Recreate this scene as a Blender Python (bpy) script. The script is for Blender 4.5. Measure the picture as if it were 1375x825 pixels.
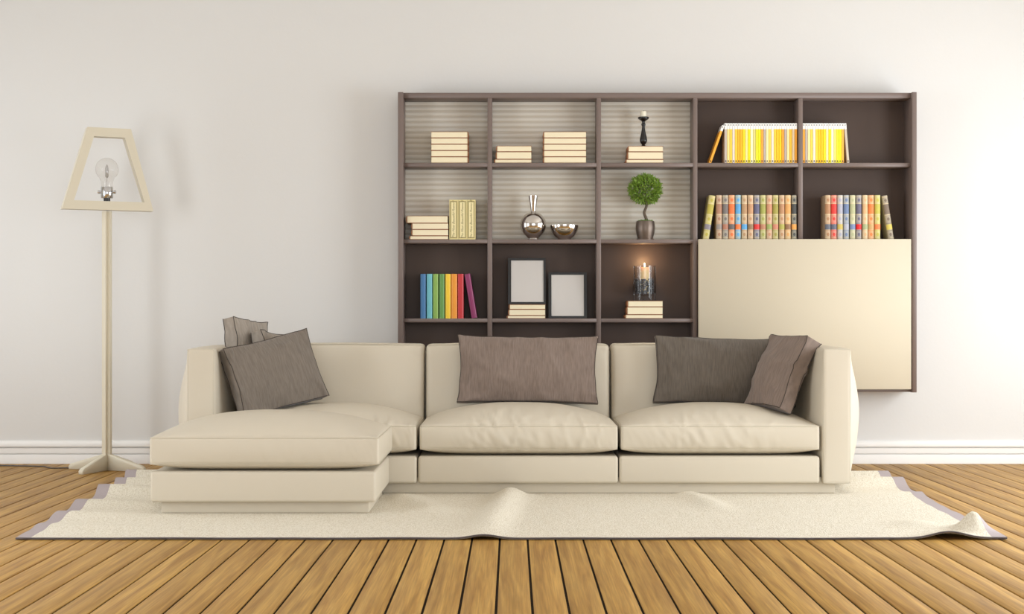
import bpy, bmesh, math, random
from mathutils import Vector, Matrix, noise

random.seed(7)
R = math.radians
for o in list(bpy.data.objects):
    bpy.data.objects.remove(o, do_unlink=True)
scene = bpy.context.scene
COL = scene.collection

# ------------------------------------------------------------------ camera
CAM_Y, CAM_Z, FPX = -10.06, 1.0, 1980.0
cam_data = bpy.data.cameras.new('camera')
cam = bpy.data.objects.new('camera', cam_data)
COL.objects.link(cam)
cam.location = (0, CAM_Y, CAM_Z)
cam.rotation_euler = (R(90), 0, 0)
cam_data.sensor_width = 36.0
cam_data.lens = FPX / 1375.0 * 36.0
cam_data.shift_y = 13.5 / 1375.0
cam_data.clip_start = 0.05
scene.camera = cam

# ------------------------------------------------------------------ world
world = bpy.data.worlds.new('sky')
scene.world = world
world.use_nodes = True
world.node_tree.nodes['Background'].inputs[0].default_value = (0.86, 0.93, 1.0, 1)
world.node_tree.nodes['Background'].inputs[1].default_value = 1.0

# ------------------------------------------------------------------ daylight through the room's windows, and an added left fill
def window_light(name, loc, rot, sx, sy, power, col):
    l = bpy.data.lights.new(name, 'AREA')
    l.shape = 'RECTANGLE'
    l.size, l.size_y = sx, sy
    l.energy = power
    l.color = col
    o = bpy.data.objects.new(name, l)
    o.location = loc
    o.rotation_euler = rot
    COL.objects.link(o)
    return o

DAY = (0.88, 0.945, 1.0)
window_light('daylight_right', (4.62, -3.7, 1.35), (0, R(90), 0), 2.3, 2.4, 108, DAY)
window_light('daylight_right_near', (4.62, -1.25, 1.35), (0, R(90), 0), 2.3, 1.5, 30, DAY)
window_light('daylight_left', (-4.62, -4.6, 1.45), (0, R(-90), 0), 2.2, 2.0, 62, DAY)
window_light('fill_left_near', (-4.62, -1.35, 1.45), (0, R(-90), 0), 2.2, 1.3, 15, DAY)  # extra light added to brighten the left part of the back wall
window_light('daylight_rear', (0.6, -11.42, 1.75), (R(90), 0, 0), 5.2, 2.4, 76, DAY)

vs = scene.view_settings
vs.view_transform = 'Standard'
vs.look = 'None'
vs.exposure = 0.52
vs.gamma = 1.0
vs.use_curve_mapping = False

# ------------------------------------------------------------------ helpers
def px(p, d):
    """world x of a picture column at distance d from the camera"""
    return (p - 687.5) * d / FPX

def pz(p, d):
    return CAM_Z + (426.0 - p) * d / FPX

def yd(d):
    return CAM_Y + d

def s2l(c):
    out = []
    for v in c[:3]:
        v = v / 255.0
        out.append(v / 12.92 if v <= 0.04045 else ((v + 0.055) / 1.055) ** 2.4)
    return (out[0], out[1], out[2], 1.0)

MATS = {}

def mat(name, rgb, rough=0.6, metal=0.0, spec=0.5, bump=0.0, bscale=(80, 80, 80), var=0.0, vscale=4.0, sheen=0.0, coat=0.0):
    if name in MATS:
        return MATS[name]
    m = bpy.data.materials.new(name)
    m.use_nodes = True
    nt = m.node_tree
    b = nt.nodes['Principled BSDF']
    b.inputs['Base Color'].default_value = s2l(rgb)
    b.inputs['Roughness'].default_value = rough
    b.inputs['Metallic'].default_value = metal
    b.inputs['Specular IOR Level'].default_value = spec
    b.inputs['Sheen Weight'].default_value = sheen
    b.inputs['Coat Weight'].default_value = coat
    tc = nt.nodes.new('ShaderNodeTexCoord')
    if bump > 0:
        mp = nt.nodes.new('ShaderNodeMapping')
        mp.inputs['Scale'].default_value = bscale
        nz = nt.nodes.new('ShaderNodeTexNoise')
        nz.inputs['Scale'].default_value = 1.0
        nz.inputs['Detail'].default_value = 3.0
        bp = nt.nodes.new('ShaderNodeBump')
        bp.inputs['Strength'].default_value = bump
        bp.inputs['Distance'].default_value = 0.004
        nt.links.new(tc.outputs['Object'], mp.inputs['Vector'])
        nt.links.new(mp.outputs['Vector'], nz.inputs['Vector'])
        nt.links.new(nz.outputs['Fac'], bp.inputs['Height'])
        nt.links.new(bp.outputs['Normal'], b.inputs['Normal'])
    if var > 0:
        nz2 = nt.nodes.new('ShaderNodeTexNoise')
        nz2.inputs['Scale'].default_value = vscale
        nz2.inputs['Detail'].default_value = 4.0
        nt.links.new(tc.outputs['Object'], nz2.inputs['Vector'])
        mr = nt.nodes.new('ShaderNodeMapRange')
        mr.inputs['To Min'].default_value = 1.0 - var
        mr.inputs['To Max'].default_value = 1.0 + var
        nt.links.new(nz2.outputs['Fac'], mr.inputs['Value'])
        mx = nt.nodes.new('ShaderNodeVectorMath')
        mx.operation = 'SCALE'
        mx.inputs[0].default_value = s2l(rgb)[:3]
        nt.links.new(mr.outputs['Result'], mx.inputs['Scale'])
        nt.links.new(mx.outputs['Vector'], b.inputs['Base Color'])
    MATS[name] = m
    return m

def tag(o, label=None, cat=None, group=None, kind=None):
    if label:
        n = len(label.split())
        assert 4 <= n <= 16, label
        o['label'] = label
    if cat:
        o['category'] = cat
    if group:
        o['group'] = group
    if kind:
        o['kind'] = kind
    return o

def empty(name, loc=(0, 0, 0), rot=(0, 0, 0)):
    o = bpy.data.objects.new(name, None)
    o.empty_display_size = 0.05
    o.location = loc
    o.rotation_euler = rot
    COL.objects.link(o)
    return o

def link_mesh(name, me, m=None, parent=None, loc=(0, 0, 0), rot=(0, 0, 0)):
    o = bpy.data.objects.new(name, me)
    if m and not me.materials:
        me.materials.append(m)
    o.location = loc
    o.rotation_euler = rot
    COL.objects.link(o)
    if parent:
        o.parent = parent
    return o

def smooth_mesh(me, angle=40):
    me.polygons.foreach_set('use_smooth', [True] * len(me.polygons))
    if angle < 180:
        me.set_sharp_from_angle(angle=R(angle))

def pydata(name, verts, faces, m=None, parent=None, smooth=None, loc=(0, 0, 0), rot=(0, 0, 0)):
    me = bpy.data.meshes.new(name)
    me.from_pydata([tuple(v) for v in verts], [], faces)
    me.validate()
    bm = bmesh.new()
    bm.from_mesh(me)
    bmesh.ops.recalc_face_normals(bm, faces=bm.faces)
    bm.to_mesh(me)
    bm.free()
    if smooth:
        smooth_mesh(me, smooth)
    return link_mesh(name, me, m, parent, loc, rot)

BOXF = [(0, 1, 3, 2), (4, 6, 7, 5), (0, 4, 5, 1), (2, 3, 7, 6), (0, 2, 6, 4), (1, 5, 7, 3)]

class MB:
    """collects simple shapes into one mesh"""
    def __init__(self):
        self.v, self.f = [], []

    def add(self, verts, faces):
        n = len(self.v)
        self.v += [tuple(v) for v in verts]
        self.f += [tuple(i + n for i in f) for f in faces]
        return self

    def box(self, x0, x1, y0, y1, z0, z1):
        return self.add([(x, y, z) for x in (x0, x1) for y in (y0, y1) for z in (z0, z1)], BOXF)

    def tube(self, pts, r, seg=8, closed=False, caps=True):
        pts = [Vector(p) for p in pts]
        n = len(pts)
        verts, faces = [], []
        up = Vector((0, 0, 1))
        prev = None
        for i, p in enumerate(pts):
            if closed:
                t = pts[(i + 1) % n] - pts[i - 1]
            else:
                t = pts[min(i + 1, n - 1)] - pts[max(i - 1, 0)]
            t.normalize()
            if prev is None:
                a = up if abs(t.z) < 0.9 else Vector((1, 0, 0))
                nrm = (a - t * a.dot(t)).normalized()
            else:
                nrm = (prev - t * prev.dot(t)).normalized()
            prev = nrm
            b = t.cross(nrm)
            rr = r[i] if isinstance(r, (list, tuple)) else r
            for k in range(seg):
                a = 2 * math.pi * k / seg
                verts.append(p + (nrm * math.cos(a) + b * math.sin(a)) * rr)
        m = n if closed else n - 1
        for i in range(m):
            j = (i + 1) % n
            for k in range(seg):
                k2 = (k + 1) % seg
                faces.append((i * seg + k, i * seg + k2, j * seg + k2, j * seg + k))
        if not closed and caps:
            faces.append(tuple(range(seg)))
            faces.append(tuple((n - 1) * seg + k for k in range(seg)))
        return self.add(verts, faces)

    def lathe(self, prof, seg=32, cx=0, cy=0):
        verts, faces = [], []
        n = len(prof)
        for (r, z) in prof:
            for k in range(seg):
                a = 2 * math.pi * k / seg
                verts.append((cx + r * math.cos(a), cy + r * math.sin(a), z))
        for i in range(n - 1):
            for k in range(seg):
                k2 = (k + 1) % seg
                faces.append((i * seg + k, i * seg + k2, (i + 1) * seg + k2, (i + 1) * seg + k))
        faces.append(tuple(range(seg)))
        faces.append(tuple((n - 1) * seg + k for k in range(seg)))
        return self.add(verts, faces)

    def prism(self, poly, y0, y1):
        n = len(poly)
        verts = [(p[0], y0, p[1]) for p in poly] + [(p[0], y1, p[1]) for p in poly]
        faces = [tuple(range(n)), tuple(range(n, 2 * n))]
        for i in range(n):
            j = (i + 1) % n
            faces.append((i, j, n + j, n + i))
        return self.add(verts, faces)

    def build(self, name, m, parent=None, smooth=None, loc=(0, 0, 0), rot=(0, 0, 0), bevel=0.0, seg=2):
        me = bpy.data.meshes.new(name)
        me.from_pydata(self.v, [], self.f)
        bm = bmesh.new()
        bm.from_mesh(me)
        bmesh.ops.recalc_face_normals(bm, faces=bm.faces)
        if bevel > 0:
            bmesh.ops.bevel(bm, geom=list(bm.edges), offset=bevel, segments=seg, affect='EDGES', profile=0.5, clamp_overlap=True)
        bm.to_mesh(me)
        bm.free()
        if bevel > 0 and not smooth:
            smooth = 50
        if smooth:
            smooth_mesh(me, smooth)
        return link_mesh(name, me, m, parent, loc, rot)

def box(name, x0, x1, y0, y1, z0, z1, m, parent=None, bevel=0.0, seg=2):
    return MB().box(x0, x1, y0, y1, z0, z1).build(name, m, parent, bevel=bevel, seg=seg)

ORD = ['zeroth', 'first', 'second', 'third', 'fourth', 'fifth', 'sixth', 'seventh', 'eighth', 'ninth', 'tenth',
       'eleventh', 'twelfth', 'thirteenth', 'fourteenth', 'fifteenth', 'sixteenth', 'seventeenth', 'eighteenth',
       'nineteenth', 'twentieth', 'twenty-first', 'twenty-second', 'twenty-third', 'twenty-fourth', 'twenty-fifth',
       'twenty-sixth', 'twenty-seventh', 'twenty-eighth']

# ------------------------------------------------------------------ structure materials
M_WALL = mat('wall_paint', (221, 218, 214), 0.85, bump=0.12, bscale=(45, 45, 45), var=0.012, vscale=1.3, spec=0.3)
M_TRIM = mat('white_trim', (240, 236, 231), 0.5)
M_CEIL = mat('ceiling_paint', (242, 240, 236), 0.9)
M_GAP = mat('plank_joint', (34, 25, 18), 0.85, spec=0.1)
M_WFRAME = mat('window_paint', (240, 240, 238), 0.5)

def make_wood():
    m = bpy.data.materials.new('oak_plank')
    m.use_nodes = True
    nt = m.node_tree
    b = nt.nodes['Principled BSDF']
    tc = nt.nodes.new('ShaderNodeTexCoord')
    oi = nt.nodes.new('ShaderNodeObjectInfo')
    sc = nt.nodes.new('ShaderNodeVectorMath')
    sc.operation = 'SCALE'
    sc.inputs[0].default_value = (37.0, 91.0, 13.0)
    nt.links.new(oi.outputs['Random'], sc.inputs['Scale'])
    ad = nt.nodes.new('ShaderNodeVectorMath')
    ad.operation = 'ADD'
    nt.links.new(tc.outputs['Object'], ad.inputs[0])
    nt.links.new(sc.outputs['Vector'], ad.inputs[1])
    # broad figure
    mp = nt.nodes.new('ShaderNodeMapping')
    mp.inputs['Scale'].default_value = (30, 1.1, 1)
    nt.links.new(ad.outputs['Vector'], mp.inputs['Vector'])
    n1 = nt.nodes.new('ShaderNodeTexNoise')
    n1.inputs['Scale'].default_value = 1.0
    n1.inputs['Detail'].default_value = 8.0
    n1.inputs['Distortion'].default_value = 0.9
    nt.links.new(mp.outputs['Vector'], n1.inputs['Vector'])
    # fine fibres
    mp2 = nt.nodes.new('ShaderNodeMapping')
    mp2.inputs['Scale'].default_value = (190, 3.5, 1)
    nt.links.new(ad.outputs['Vector'], mp2.inputs['Vector'])
    n2 = nt.nodes.new('ShaderNodeTexNoise')
    n2.inputs['Scale'].default_value = 1.0
    n2.inputs['Detail'].default_value = 2.0
    nt.links.new(mp2.outputs['Vector'], n2.inputs['Vector'])
    ramp = nt.nodes.new('ShaderNodeValToRGB')
    e = ramp.color_ramp.elements
    e[0].position, e[0].color = 0.28, s2l((152, 108, 46))
    e[1].position, e[1].color = 0.72, s2l((203, 159, 84))
    nt.links.new(n1.outputs['Fac'], ramp.inputs['Fac'])
    mr = nt.nodes.new('ShaderNodeMapRange')
    mr.inputs['From Min'].default_value = 0.3
    mr.inputs['From Max'].default_value = 0.7
    mr.inputs['To Min'].default_value = 0.80
    mr.inputs['To Max'].default_value = 1.12
    nt.links.new(n2.outputs['Fac'], mr.inputs['Value'])
    mr2 = nt.nodes.new('ShaderNodeMapRange')
    mr2.inputs['To Min'].default_value = 0.93
    mr2.inputs['To Max'].default_value = 1.06
    nt.links.new(oi.outputs['Random'], mr2.inputs['Value'])
    mu = nt.nodes.new('ShaderNodeMath')
    mu.operation = 'MULTIPLY'
    nt.links.new(mr.outputs['Result'], mu.inputs[0])
    nt.links.new(mr2.outputs['Result'], mu.inputs[1])
    vm = nt.nodes.new('ShaderNodeVectorMath')
    vm.operation = 'SCALE'
    nt.links.new(ramp.outputs['Color'], vm.inputs[0])
    nt.links.new(mu.outputs['Value'], vm.inputs['Scale'])
    nt.links.new(vm.outputs['Vector'], b.inputs['Base Color'])
    b.inputs['Roughness'].default_value = 0.5
    b.inputs['Specular IOR Level'].default_value = 0.22
    bp = nt.nodes.new('ShaderNodeBump')
    bp.inputs['Strength'].default_value = 0.06
    bp.inputs['Distance'].default_value = 0.002
    nt.links.new(n2.outputs['Fac'], bp.inputs['Height'])
    nt.links.new(bp.outputs['Normal'], b.inputs['Normal'])
    return m

M_WOOD = make_wood()

# ------------------------------------------------------------------ room shell
XW, YR, ZC = 4.7, -11.5, 3.6          # side walls, wall behind the camera, ceiling

def wall_with_opening(name, axis, at, thick, lo, hi, *ops):
    """axis 'x': wall plane x=at spanning y lo..hi; ops = (a0, a1, z0, z1) openings from lo to hi"""
    mb = MB()
    def bx(p0, p1, q0, q1):
        if p1 - p0 < 1e-4 or q1 - q0 < 1e-4:
            return
        if axis == 'x':
            mb.box(min(at, at + thick), max(at, at + thick), p0, p1, q0, q1)
        else:
            mb.box(p0, p1, min(at, at + thick), max(at, at + thick), q0, q1)
    for (a0, a1, z0, z1) in ops:
        bx(lo, a0, 0, ZC)
        bx(a0, a1, 0, z0)
        bx(a0, a1, z1, ZC)
        lo = a1
    bx(lo, hi, 0, ZC)
    return tag(mb.build(name, M_WALL), kind='structure')

tag(box('wall_back', -XW - 0.15, XW + 0.15, 0.0, 0.15, -0.05, ZC, M_WALL), kind='structure')
wall_with_opening('wall_right', 'x', XW, 0.15, YR, 0.0, (-4.9, -2.5, 0.15, 2.55), (-2.0, -0.5, 0.15, 2.55))
wall_with_opening('wall_left', 'x', -XW, -0.15, YR, 0.0, (-5.6, -3.6, 0.35, 2.6), (-2.0, -0.7, 0.35, 2.6))
wall_with_opening('wall_front', 'y', YR, -0.15, -XW - 0.15, XW + 0.15, (-2.0, 3.2, 0.5, 3.0))
tag(box('ceiling', -XW - 0.15, XW + 0.15, YR - 0.15, 0.15, ZC, ZC + 0.15, M_CEIL), kind='structure')

def window(name, axis, at, op, cols):
    a0, a1, z0, z1 = op
    root = empty(name, (0, 0, 0))
    tag(root, kind='structure')
    t = 0.05
    mb = MB()
    def bx(m_, p0, p1, q0, q1, w=0.06):
        if axis == 'x':
            m_.box(at - w / 2, at + w / 2, p0, p1, q0, q1)
        else:
            m_.box(p0, p1, at - w / 2, at + w / 2, q0, q1)
    bx(mb, a0, a1, z0, z0 + t)
    bx(mb, a0, a1, z1 - t, z1)
    bx(mb, a0, a0 + t, z0 + t, z1 - t)
    bx(mb, a1 - t, a1, z0 + t, z1 - t)
    mb.build('window_frame', M_WFRAME, root)
    w = (a1 - a0 - 2 * t) / cols
    for i in range(1, cols):
        m2 = MB()
        c = a0 + t + i * w
        bx(m2, c - 0.03, c + 0.03, z0 + t, z1 - t)
        m2.build('mullion', M_WFRAME, root)
    return root

window('window_1', 'x', XW + 0.07, (-4.9, -2.5, 0.15, 2.55), 3)
window('window_4', 'x', XW + 0.07, (-2.0, -0.5, 0.15, 2.55), 2)
window('window_2', 'x', -XW - 0.07, (-5.6, -3.6, 0.35, 2.6), 2)
window('added_window_left', 'x', -XW - 0.07, (-2.0, -0.7, 0.35, 2.6), 1)  # unseen window added to go with the extra left light
window('window_3', 'y', YR - 0.07, (-2.0, 3.2, 0.5, 3.0), 4)

# floor: dark bedding with oak planks laid on it, running away from the camera
floor = box('floor', -XW - 0.15, XW + 0.15, YR - 0.15, 0.0, -0.06, -0.005, M_GAP)
tag(floor, kind='structure')
PW = 0.1248
me_plank = None
k0 = int((-XW - 0.05) / PW) - 1
for k in range(k0, -k0 + 2):
    x0 = -0.0547 + k * PW
    xc = x0 + PW / 2
    if abs(xc) > XW - 0.03:
        continue
    if me_plank is None:
        o = MB().box(-PW / 2 + 0.0048, PW / 2 - 0.0048, YR, -0.001, -0.02, 0.0).build('plank', M_WOOD, floor, bevel=0.0012, seg=1)
        me_plank = o.data
        o.location = (xc, 0, 0)
    else:
        link_mesh('plank', me_plank, None, floor, (xc, 0, 0))

# baseboard with a stepped moulding profile
def baseboard(name, x0, x1):
    prof = [(0, 0), (-0.022, 0), (-0.022, 0.060), (-0.021, 0.0625), (-0.006, 0.063), (-0.006, 0.0705), (-0.020, 0.071), (-0.020, 0.107),
            (-0.005, 0.1075), (-0.005, 0.1155), (-0.026, 0.116), (-0.027, 0.122), (-0.027, 0.136), (-0.022, 0.146), (-0.010, 0.155), (0, 0.157)]
    n = len(prof)
    v = [(x0, p[0], p[1]) for p in prof] + [(x1, p[0], p[1]) for p in prof]
    f = [(i, (i + 1) % n, n + (i + 1) % n, n + i) for i in range(n)] + [tuple(range(n)), tuple(range(n, 2 * n))]
    return tag(pydata(name, v, f, M_TRIM, smooth=35), kind='structure')

baseboard('baseboard_back', -XW, XW)

# ------------------------------------------------------------------ soft shapes
def softgrid(n):
    """parameter values -1..1, denser at the ends"""
    return [math.sin(math.pi / 2 * (2 * i / n - 1)) * 0.75 + (2 * i / n - 1) * 0.25 for i in range(n + 1)]

def soft_box(half, r, n, disp):
    """rounded box surface, n=(nx,ny,nz) cells; disp(p, uvw) -> new position"""
    us = [softgrid(k) for k in n]
    index, verts, faces = {}, [], []
    inner = [h - r for h in half]
    def vid(i, j, k):
        key = (i, j, k)
        if key in index:
            return index[key]
        u = (us[0][i], us[1][j], us[2][k])
        p = Vector((u[0] * half[0], u[1] * half[1], u[2] * half[2]))
        q = Vector([max(-inner[a], min(inner[a], p[a])) for a in range(3)])
        dlt = p - q
        if dlt.length > 1e-9:
            p = q + dlt.normalized() * r
        index[key] = len(verts)
        verts.append(disp(p, u))
        return index[key]
    for a in range(3):
        b, c = (a + 1) % 3, (a + 2) % 3
        for side in (0, n[a]):
            for i in range(n[b]):
                for j in range(n[c]):
                    def V(ii, jj):
                        t = [0, 0, 0]
                        t[a], t[b], t[c] = side, ii, jj
                        return vid(*t)
                    q = (V(i, j), V(i + 1, j), V(i + 1, j + 1), V(i, j + 1))
                    faces.append(q if side else q[::-1])
    return verts, faces

def dome(u, p=2.4, q=0.8):
    return max(0.0, 1 - abs(u) ** p) ** q

def nz(x, y, z=0.0):
    return noise.noise(Vector((x, y, z)))

def sofa_mat():
    return mat('cream_leather', (207, 196, 177), 0.48, bump=0.05, bscale=(160, 160, 160), spec=0.35, var=0.015, vscale=3)

M_SOFA = sofa_mat()
M_PIPE = mat('cream_piping', (198, 187, 167), 0.5)

def seat_cushion(name, x0, x1, y0, y1, z0, z1, crown, seed, parent, wr=1.0):
    cx, cy, cz = (x0 + x1) / 2, (y0 + y1) / 2, (z0 + z1) / 2
    half = ((x1 - x0) / 2, (y1 - y0) / 2, (z1 - z0) / 2)
    def disp(p, u):
        p = p.copy()
        fx, fy, fz = dome(u[0]), dome(u[1]), dome(u[2], 2, 1)
        if u[2] > 0:
            w = max(0, u[2]) ** 2
            p.z += crown * fx * fy * w
        else:
            p.z -= 0.036 * dome(u[0], 6, .8) * dome(u[1], 6, .8) * u[2] ** 2
        # side bulges
        p.y += 0.016 * fz * dome(u[0], 4, 1) * (1 if u[1] > 0 else -1) * abs(u[1]) ** 6
        p.x += 0.006 * fz * dome(u[1], 4, 1) * (1 if u[0] > 0 else -1) * abs(u[0]) ** 6
        # creases
        X, Y, Z = p.x + cx, p.y + cy, p.z + cz
        fr = math.exp(-((u[1] + 1) / 0.55) ** 2)
        cr = (nz(X * 13 + seed, Y * 4.0 + Z * 5, seed) * 0.6 + nz(X * 27 + Z * 16 + seed, Y * 6 - Z * 6, seed + 3) * 0.4)
        cr = 1 - min(1.0, abs(cr) * 4.5)
        amp = wr * 0.013 * fr * dome(u[0], 6, 1) * max(0.0, 0.4 + nz(X * 2.4 + seed * 2, 0.3, seed))
        if abs(u[2]) > 0.98:
            p.z += amp * cr * (1 if u[2] > 0 else 0)
        p.y -= amp * cr * (abs(u[1]) ** 4 if u[1] < 0 else 0)
        lo = nz(X * 3 + seed, Y * 3, seed) * 0.006 * wr
        if u[2] > 0.98:
            p.z += lo * fx * fy
        return p
    v, f = soft_box(half, 0.014, (110, 48, 14), disp)
    o = pydata(name, v, f, M_SOFA, parent, smooth=70, loc=(cx, cy, cz))
    # seam cord around the upper and lower edge
    for sgn in (1, -1):
        pts = []
        N = 36
        loop = [(-1 + 2 * i / N, -1) for i in range(N)] + [(1, -1 + 2 * i / N) for i in range(N)] + \
               [(1 - 2 * i / N, 1) for i in range(N)] + [(-1, 1 - 2 * i / N) for i in range(N)]
        for (a, b) in loop:
            e = 0.990
            p = Vector((a * (half[0] - .003), b * (half[1] - .003), sgn * (half[2] - 0.004)))
            pts.append(disp(p, (a, b, sgn * 0.97)))
        if sgn > 0:
            for p in pts:
                p.z += 0.0
        MB().tube(pts, 0.0028, 6, closed=True).build('piping', M_PIPE, o, smooth=60)
    return o

# ------------------------------------------------------------------ rug
D_RUG = 6.61
RX0, RX1 = -2.225, 2.215
RY0, RY1 = yd(D_RUG), -0.86
PLINTHS = [(-1.775, 1.83, -1.80, -0.9), (-1.78, -0.71, -2.63, -1.8)]

def smoothstep(a, b, x):
    t = max(0.0, min(1.0, (x - a) / (b - a)))
    return t * t * (3 - 2 * t)

def ridge(x, y, ax, ay, bx, by, w, amp, skew=0.0):
    """a fold along the segment a-b that fades at both ends"""
    d = Vector((bx - ax, by - ay))
    L = d.length
    d.normalize()
    t = ((x - ax) * d.x + (y - ay) * d.y)
    s = (x - ax) * -d.y + (y - ay) * d.x
    f = t / L
    fade = smoothstep(-0.25, 0.15, f) * (1 - smoothstep(0.75, 1.25, f))
    return amp * fade * math.exp(-(s / w) ** 2)

def rug_height(x, y):
    m = 1.0
    for (a, b, c, d) in PLINTHS:
        dx = max(a - x, 0, x - b)
        dy = max(c - y, 0, y - d)
        m = min(m, smoothstep(0.0, 0.10, math.hypot(dx, dy)))
    h = 0.0
    # folds across the left margin
    e = smoothstep(-1.55, -2.2, x)
    for (yy, w, a) in ((-1.02, .10, .055), (-1.42, .09, .045), (-1.82, .10, .055), (-2.32, .11, .035), (-2.76, .12, .025), (-3.1, .1, .010)):
        yy2 = yy + 0.05 * nz(x * 2.0, yy * 3)
        h += a * math.exp(-((y - yy2) / w) ** 2) * e
    # folds across the right margin behind the arm
    e = smoothstep(1.55, 2.1, x)
    for (yy, w, a) in ((-1.0, .10, .045), (-1.40, .10, .05), (-1.9, .12, .02)):
        h += a * math.exp(-((y - yy) / w) ** 2) * e
    # big fold in the middle, smaller ones beside it
    h += ridge(x, y, 0.0, -1.80, -0.12, -3.35, 0.08, 0.052) * 1.0
    h += ridge(x, y, -0.62, -1.95, -0.36, -2.62, 0.10, 0.024)
    h += ridge(x, y, 0.97, -1.84, 1.06, -2.5, 0.08, 0.026)
    # general softness
    h += 0.003 * (nz(x * 2.2, y * 2.2, 4) + 0.5)
    h *= m
    # lifted front right corner
    h += 0.088 * math.exp(-((x - 2.14) / 0.055) ** 2 - ((y + 3.22) / 0.10) ** 2)
    h += 0.030 * math.exp(-((x - 1.96) / 0.10) ** 2) * math.exp(-((y + 3.45) / 0.10) ** 2)
    h += 0.018 * math.exp(-((x - 1.92) / 0.10) ** 2 - ((y + 3.05) / 0.13) ** 2)
    return max(0.0, h)

def rug_point(u, v):
    x = RX0 + (RX1 - RX0) * u
    y = RY0 + (RY1 - RY0) * v
    # the sides spread a little towards the wall and wobble
    s = 2 * u - 1
    spread = (0.13 * v if s < 0 else 0.10 * v)
    x += (1 if s > 0 else -1) * spread * smoothstep(0.5, 1.0, abs(s))
    wob = 0.018 * nz(y * 4.3, 2.0 if s > 0 else 7.0) * smoothstep(0.8, 1, abs(s))
    x += wob
    return x, y

def build_rug():
    NU, NV = 260, 130
    hem = 0.066 / (RX1 - RX0)
    us = [0, hem * .33, hem * .66, hem]
    us += [hem + (1 - 2 * hem) * i / NU for i in range(1, NU)]
    us += [1 - hem, 1 - hem * .66, 1 - hem * .33, 1]
    vsn = [i / NV for i in range(NV + 1)]
    grid = []
    for v in vsn:
        row = []
        for u in us:
            x, y = rug_point(u, v)
            row.append(Vector((x, y, 0.001 + rug_height(x, y))))
        grid.append(row)
    root = empty('rug', (0, RY0, 0))
    tag(root, 'cream woven rug with grey hems lying rumpled under the sofa', 'rug')
    off = Vector((0, -RY0, 0))
    def sheet(name, i0, i1, m):
        t = 0.009
        n = i1 - i0 + 1
        v, f = [], []
        for row in grid:
            for p in row[i0:i1 + 1]:
                v.append(p + off + Vector((0, 0, t)))
        for row in grid:
            for p in row[i0:i1 + 1]:
                v.append(p + off)
        T = len(grid) * n
        for j in range(len(grid) - 1):
            for i in range(n - 1):
                a = j * n + i
                f.append((a, a + 1, a + n + 1, a + n))
                f.append((T + a, T + a + n, T + a + n + 1, T + a + 1))
        for i in range(n - 1):
            a, b = i, (len(grid) - 1) * n + i
            f.append((a, T + a, T + a + 1, a + 1))
            f.append((b, b + 1, T + b + 1, T + b))
        for j in range(len(grid) - 1):
            a, b = j * n, j * n + n - 1
            f.append((a, a + n, T + a + n, T + a))
            f.append((b, T + b, T + b + n, b + n))
        return pydata(name, v, f, m, root, smooth=50)
    sheet('woven_field', 3, len(us) - 4, M_RUG)
    h1 = sheet('hem', 0, 3, M_HEM)
    h2 = sheet('hem', len(us) - 4, len(us) - 1, M_HEM)
    for h in (h1, h2):
        h['label'] = 'lavender grey fabric hem'
    pts = [p + off + Vector((0, -0.002, 0.0055)) for p in grid[0]]
    b = MB().tube(pts, 0.0042, 6).build('edge_binding', M_BIND, root, smooth=60)
    b['label'] = 'dark grey edge binding'
    return root

def weave_mat():
    m = mat('woven_wool', (226, 215, 193), 0.95, spec=0.1)
    nt = m.node_tree
    b = nt.nodes['Principled BSDF']
    tc = nt.nodes.new('ShaderNodeTexCoord')
    mp = nt.nodes.new('ShaderNodeMapping')
    mp.inputs['Scale'].default_value = (230, 60, 40)
    nz1 = nt.nodes.new('ShaderNodeTexNoise')
    nz1.inputs['Scale'].default_value = 1.0
    nz1.inputs['Detail'].default_value = 3.0
    nt.links.new(tc.outputs['Object'], mp.inputs['Vector'])
    nt.links.new(mp.outputs['Vector'], nz1.inputs['Vector'])
    bp = nt.nodes.new('ShaderNodeBump')
    bp.inputs['Strength'].default_value = 0.55
    bp.inputs['Distance'].default_value = 0.008
    nt.links.new(nz1.outputs['Fac'], bp.inputs['Height'])
    nt.links.new(bp.outputs['Normal'], b.inputs['Normal'])
    ramp = nt.nodes.new('ShaderNodeValToRGB')
    e = ramp.color_ramp.elements
    e[0].position, e[0].color = 0.3, s2l((205, 193, 170))
    e[1].position, e[1].color = 0.6, s2l((230, 222, 206))
    nt.links.new(nz1.outputs['Fac'], ramp.inputs['Fac'])
    nt.links.new(ramp.outputs['Color'], b.inputs['Base Color'])
    return m

M_RUG = weave_mat()
M_HEM = mat('hem_cloth', (172, 160, 160), 0.9, bump=0.3, bscale=(150, 150, 150), spec=0.15)
M_BIND = mat('edge_binding', (92, 84, 84), 0.8)
build_rug()

# ------------------------------------------------------------------ sofa
RUGZ = 0.0105
D0 = 8.24
YF = yd(D0)                      # front plane of the sofa base
UX = [-1.655, -0.5285, 0.597, 1.725]
sofa = empty('sofa', (0.0375, YF, 0))
tag(sofa, 'long cream three-seat sofa with bulging arms standing on the rug', 'sofa')
SO = Vector((0.0375, YF, 0))

def on(o, root_loc):
    """shift a part built in world coordinates into its thing's frame"""
    o.location = Vector(o.location) - Vector(root_loc)
    return o

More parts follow.
